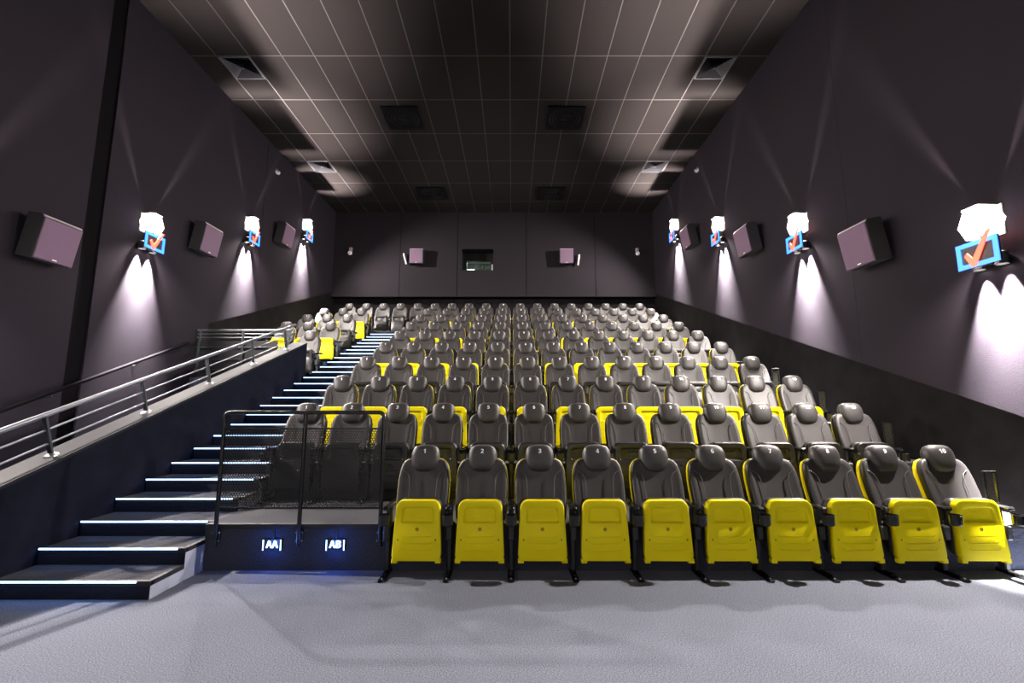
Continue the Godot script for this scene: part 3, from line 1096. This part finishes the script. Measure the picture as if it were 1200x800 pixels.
func make_wall_things() -> void:
	make_lamp_meshes()
	make_speaker_meshes()
	var zs := [4.41, 7.25, 10.05, 12.77]
	var ys := [3.30, 4.46, 5.60, 6.70]
	for side in [-1, 1]:
		for i in 4:
			var w := "left" if side < 0 else "right"
			var lab := "glowing wall lamp with check mark sign on the %s wall, %s the back wall" % [w, ["fourth from", "third from", "second from", "nearest to"][i]]
			wall_lamp(side, zs[i], ys[i], lab)
	for side in [-1, 1]:
		var spots := [[5.60, 3.60], [8.45, 4.69], [11.35, 5.90]] if side < 0 else [[5.81, 3.62], [8.66, 4.75], [11.5, 5.90]]
		for i in 3:
			var x: float = (XL + 0.21) if side < 0 else (XR - 0.21)
			speaker(Vector3(x, spots[i][1], -spots[i][0]), PI / 2 if side < 0 else -PI / 2, 0.17, 0.98, "mauve loudspeaker tilted down on the %s wall, %s the front" % ["left" if side < 0 else "right", ["nearest", "second from", "third from"][i]], "loudspeakers on the side walls")
	speaker(Vector3(-3.28, 6.47, -ZB + 0.15), 0, 0.06, 0.9, "square mauve loudspeaker on the back wall left of the projection window", "loudspeakers on the back wall")
	speaker(Vector3(1.87, 6.47, -ZB + 0.15), 0, 0.06, 0.9, "square mauve loudspeaker on the back wall right of the projection window", "loudspeakers on the back wall")
	# slim white sounders beside the back speakers
	for e in [[-3.70, 6.41, 0.10, "left"], [2.30, 6.37, -0.06, "right"]]:
		var t := thing("wall_tube", "slim white tube fixture beside the %s back wall loudspeaker" % e[3], "fixture", Vector3(e[0], e[1], -ZB), 0, "white tubes on the back wall")
		var st := tool()
		var dx: float = e[2]
		tube(st, PackedVector3Array([Vector3(-dx * 0.5, 0.19, 0.10), Vector3(dx * 0.5, -0.19, 0.13)]), 0.030, 10)
		part("tube", st, M.white_print, t)
		st = tool()
		box(st, Vector3(-0.02, -0.05, 0), Vector3(0.02, 0.05, 0.10), 0.003)
		part("bracket", st, M.black, t)
	for e in [[-5.62, 6.70, "left"], [4.36, 6.68, "right"]]:
		var t := thing("emergency_spot", "small white spotlight with round head on the back wall, %s side" % e[2], "spotlight", Vector3(e[0], e[1], -ZB), 0, "small spots on the back wall")
		var st := tool()
		box(st, Vector3(-0.05, 0.0, 0), Vector3(0.05, 0.14, 0.07), 0.006)
		part("box", st, M.trim_light, t)
		st = tool()
		lathe(st, [[0.0, 0.07], [0.05, 0.06], [0.07, 0.02], [0.06, -0.05], [0.0, -0.06]], Transform3D(Basis(Vector3.RIGHT, PI / 2 + 0.3), Vector3(0, -0.07, 0.09)), 14)
		part("head", st, M.white_print, t)
	for e in [[XL + 0.05, 7.53, 11.07, 1.0, "left"], [XR - 0.05, 7.63, 11.15, -1.0, "right"]]:
		var t := thing("wall_sensor", "tiny pale sensor high on the %s wall" % e[4], "sensor", Vector3(e[0], e[1], -e[2]), PI / 2 * e[3], "sensors high on the side walls")
		var st := tool()
		lathe(st, [[0.0, 0.09], [0.045, 0.08], [0.055, 0.03], [0.06, 0.0]], Transform3D(Basis(Vector3.RIGHT, PI / 2 + 0.5), Vector3(0, 0, 0.0)), 14)
		part("dome", st, M.cap_grey, t)
		st = tool()
		box(st, Vector3(-0.05, -0.02, 0), Vector3(0.05, 0.07, 0.03), 0.004)
		part("base", st, M.lamp_body, t)

func make_booth() -> void:
	# projection window: a reveal in the back wall, a pane, and the lit booth behind it
	var wx0 := -1.76
	var wx1 := -0.65
	var wy0 := 6.04
	var wy1 := 6.80
	var w := Node3D.new()
	w.name = numbered("window_1")
	add_child(w)
	w.set_meta("kind", "structure")
	w.position = Vector3(0, 0, -15.5)
	var ix0 := wx0 + 0.14
	var ix1 := wx1 - 0.13
	var iy1 := wy1 - 0.29
	for e in [[wx0, wy0, ix0, wy1], [ix1, wy0, wx1, wy1], [ix0, iy1, ix1, wy1], [ix0, wy0, ix1, wy0 + 0.03]]:
		var st := tool()
		box(st, Vector3(e[0], e[1], -0.1), Vector3(e[2], e[3], 0.06), 0.004)
		part("window_frame", st, M.black, w)
	var st := tool()
	box(st, Vector3(ix0, wy0 + 0.03, 0.0), Vector3(ix1, iy1, 0.008))
	part("pane", st, M.glass, w)
	st = tool()
	box(st, Vector3(ix1 + 0.05, wy0 + 0.02, 0.06), Vector3(ix1 + 0.09, wy0 + 0.34, 0.075), 0.003)
	part("white_strip", st, M.white_print, w)
	# the booth
	st = tool()
	for e in [[Vector3(-2.4, 5.2, -17.6), Vector3(0.2, 5.3, -15.5)], [Vector3(-2.4, 7.3, -17.6), Vector3(0.2, 7.4, -15.5)], [Vector3(-2.5, 5.2, -17.6), Vector3(-2.4, 7.4, -15.5)], [Vector3(0.2, 5.2, -17.6), Vector3(0.3, 7.4, -15.5)], [Vector3(-2.5, 5.2, -17.7), Vector3(0.3, 7.4, -17.6)]]:
		box(st, e[0], e[1])
	struct("wall_booth", st, M.booth_wall)
	var pr := thing("projector", "dark projector seen through the back wall window", "projector", Vector3(-1.05, 5.3, -16.5))
	st = tool()
	box(st, Vector3(-0.35, 0, -0.4), Vector3(0.35, 1.16, 0.3), 0.02)
	part("body", st, M.black, pr)
	st = tool()
	lathe(st, [[0.0, 0.12], [0.07, 0.12], [0.08, 0.0]], Transform3D(Basis(Vector3.RIGHT, PI / 2), Vector3(0, 1.25, 0.2)), 14)
	box(st, Vector3(-0.07, 1.15, -0.3), Vector3(0.07, 1.32, 0.2), 0.01)
	part("lens_head", st, M.black_gloss, pr)
	var sh := thing("booth_shelf", "pale shelving board behind the projection window", "shelf", Vector3(-1.3, 6.80, -17.58))
	for y in [0.0, 0.15]:
		st = tool()
		box(st, Vector3(-1.0, y, 0), Vector3(1.2, y + 0.05, 0.3), 0.004)
		part("board", st, M.vent_dark, sh)
	st = tool()
	box(st, Vector3(-1.0, -0.75, 0.27), Vector3(-0.2, -0.03, 0.3), 0.004)
	part("front_panel", st, M.white_print, sh)
	var l := thing("booth_lamp", "strip lamp glowing inside the projection booth", "lamp", Vector3(-1.1, 6.98, -16.9))
	st = tool()
	box(st, Vector3(-0.6, 0, -0.06), Vector3(0.6, 0.05, 0.06), 0.005)
	part("tube", st, M.booth_lamp, l)
	var a := AreaLight3D.new()
	a.name = "booth_light"
	a.area_size = Vector2(1.2, 0.12)
	a.light_color = Color(0.93, 1.0, 0.97)
	a.light_energy = 5.0
	a.area_range = 20.0
	a.area_attenuation = 2.0
	a.shadow_enabled = true
	a.position = Vector3(0, -0.012, 0)
	a.rotation.x = -PI / 2
	l.add_child(a)

func _ready() -> void:
	make_camera()
	make_materials()
	make_hall()
	make_ceiling()
	make_tiers()
	make_stairs()
	make_knee_wall()
	make_guard()
	make_row_signs()
	make_seats()
	make_wall_things()
	make_booth()
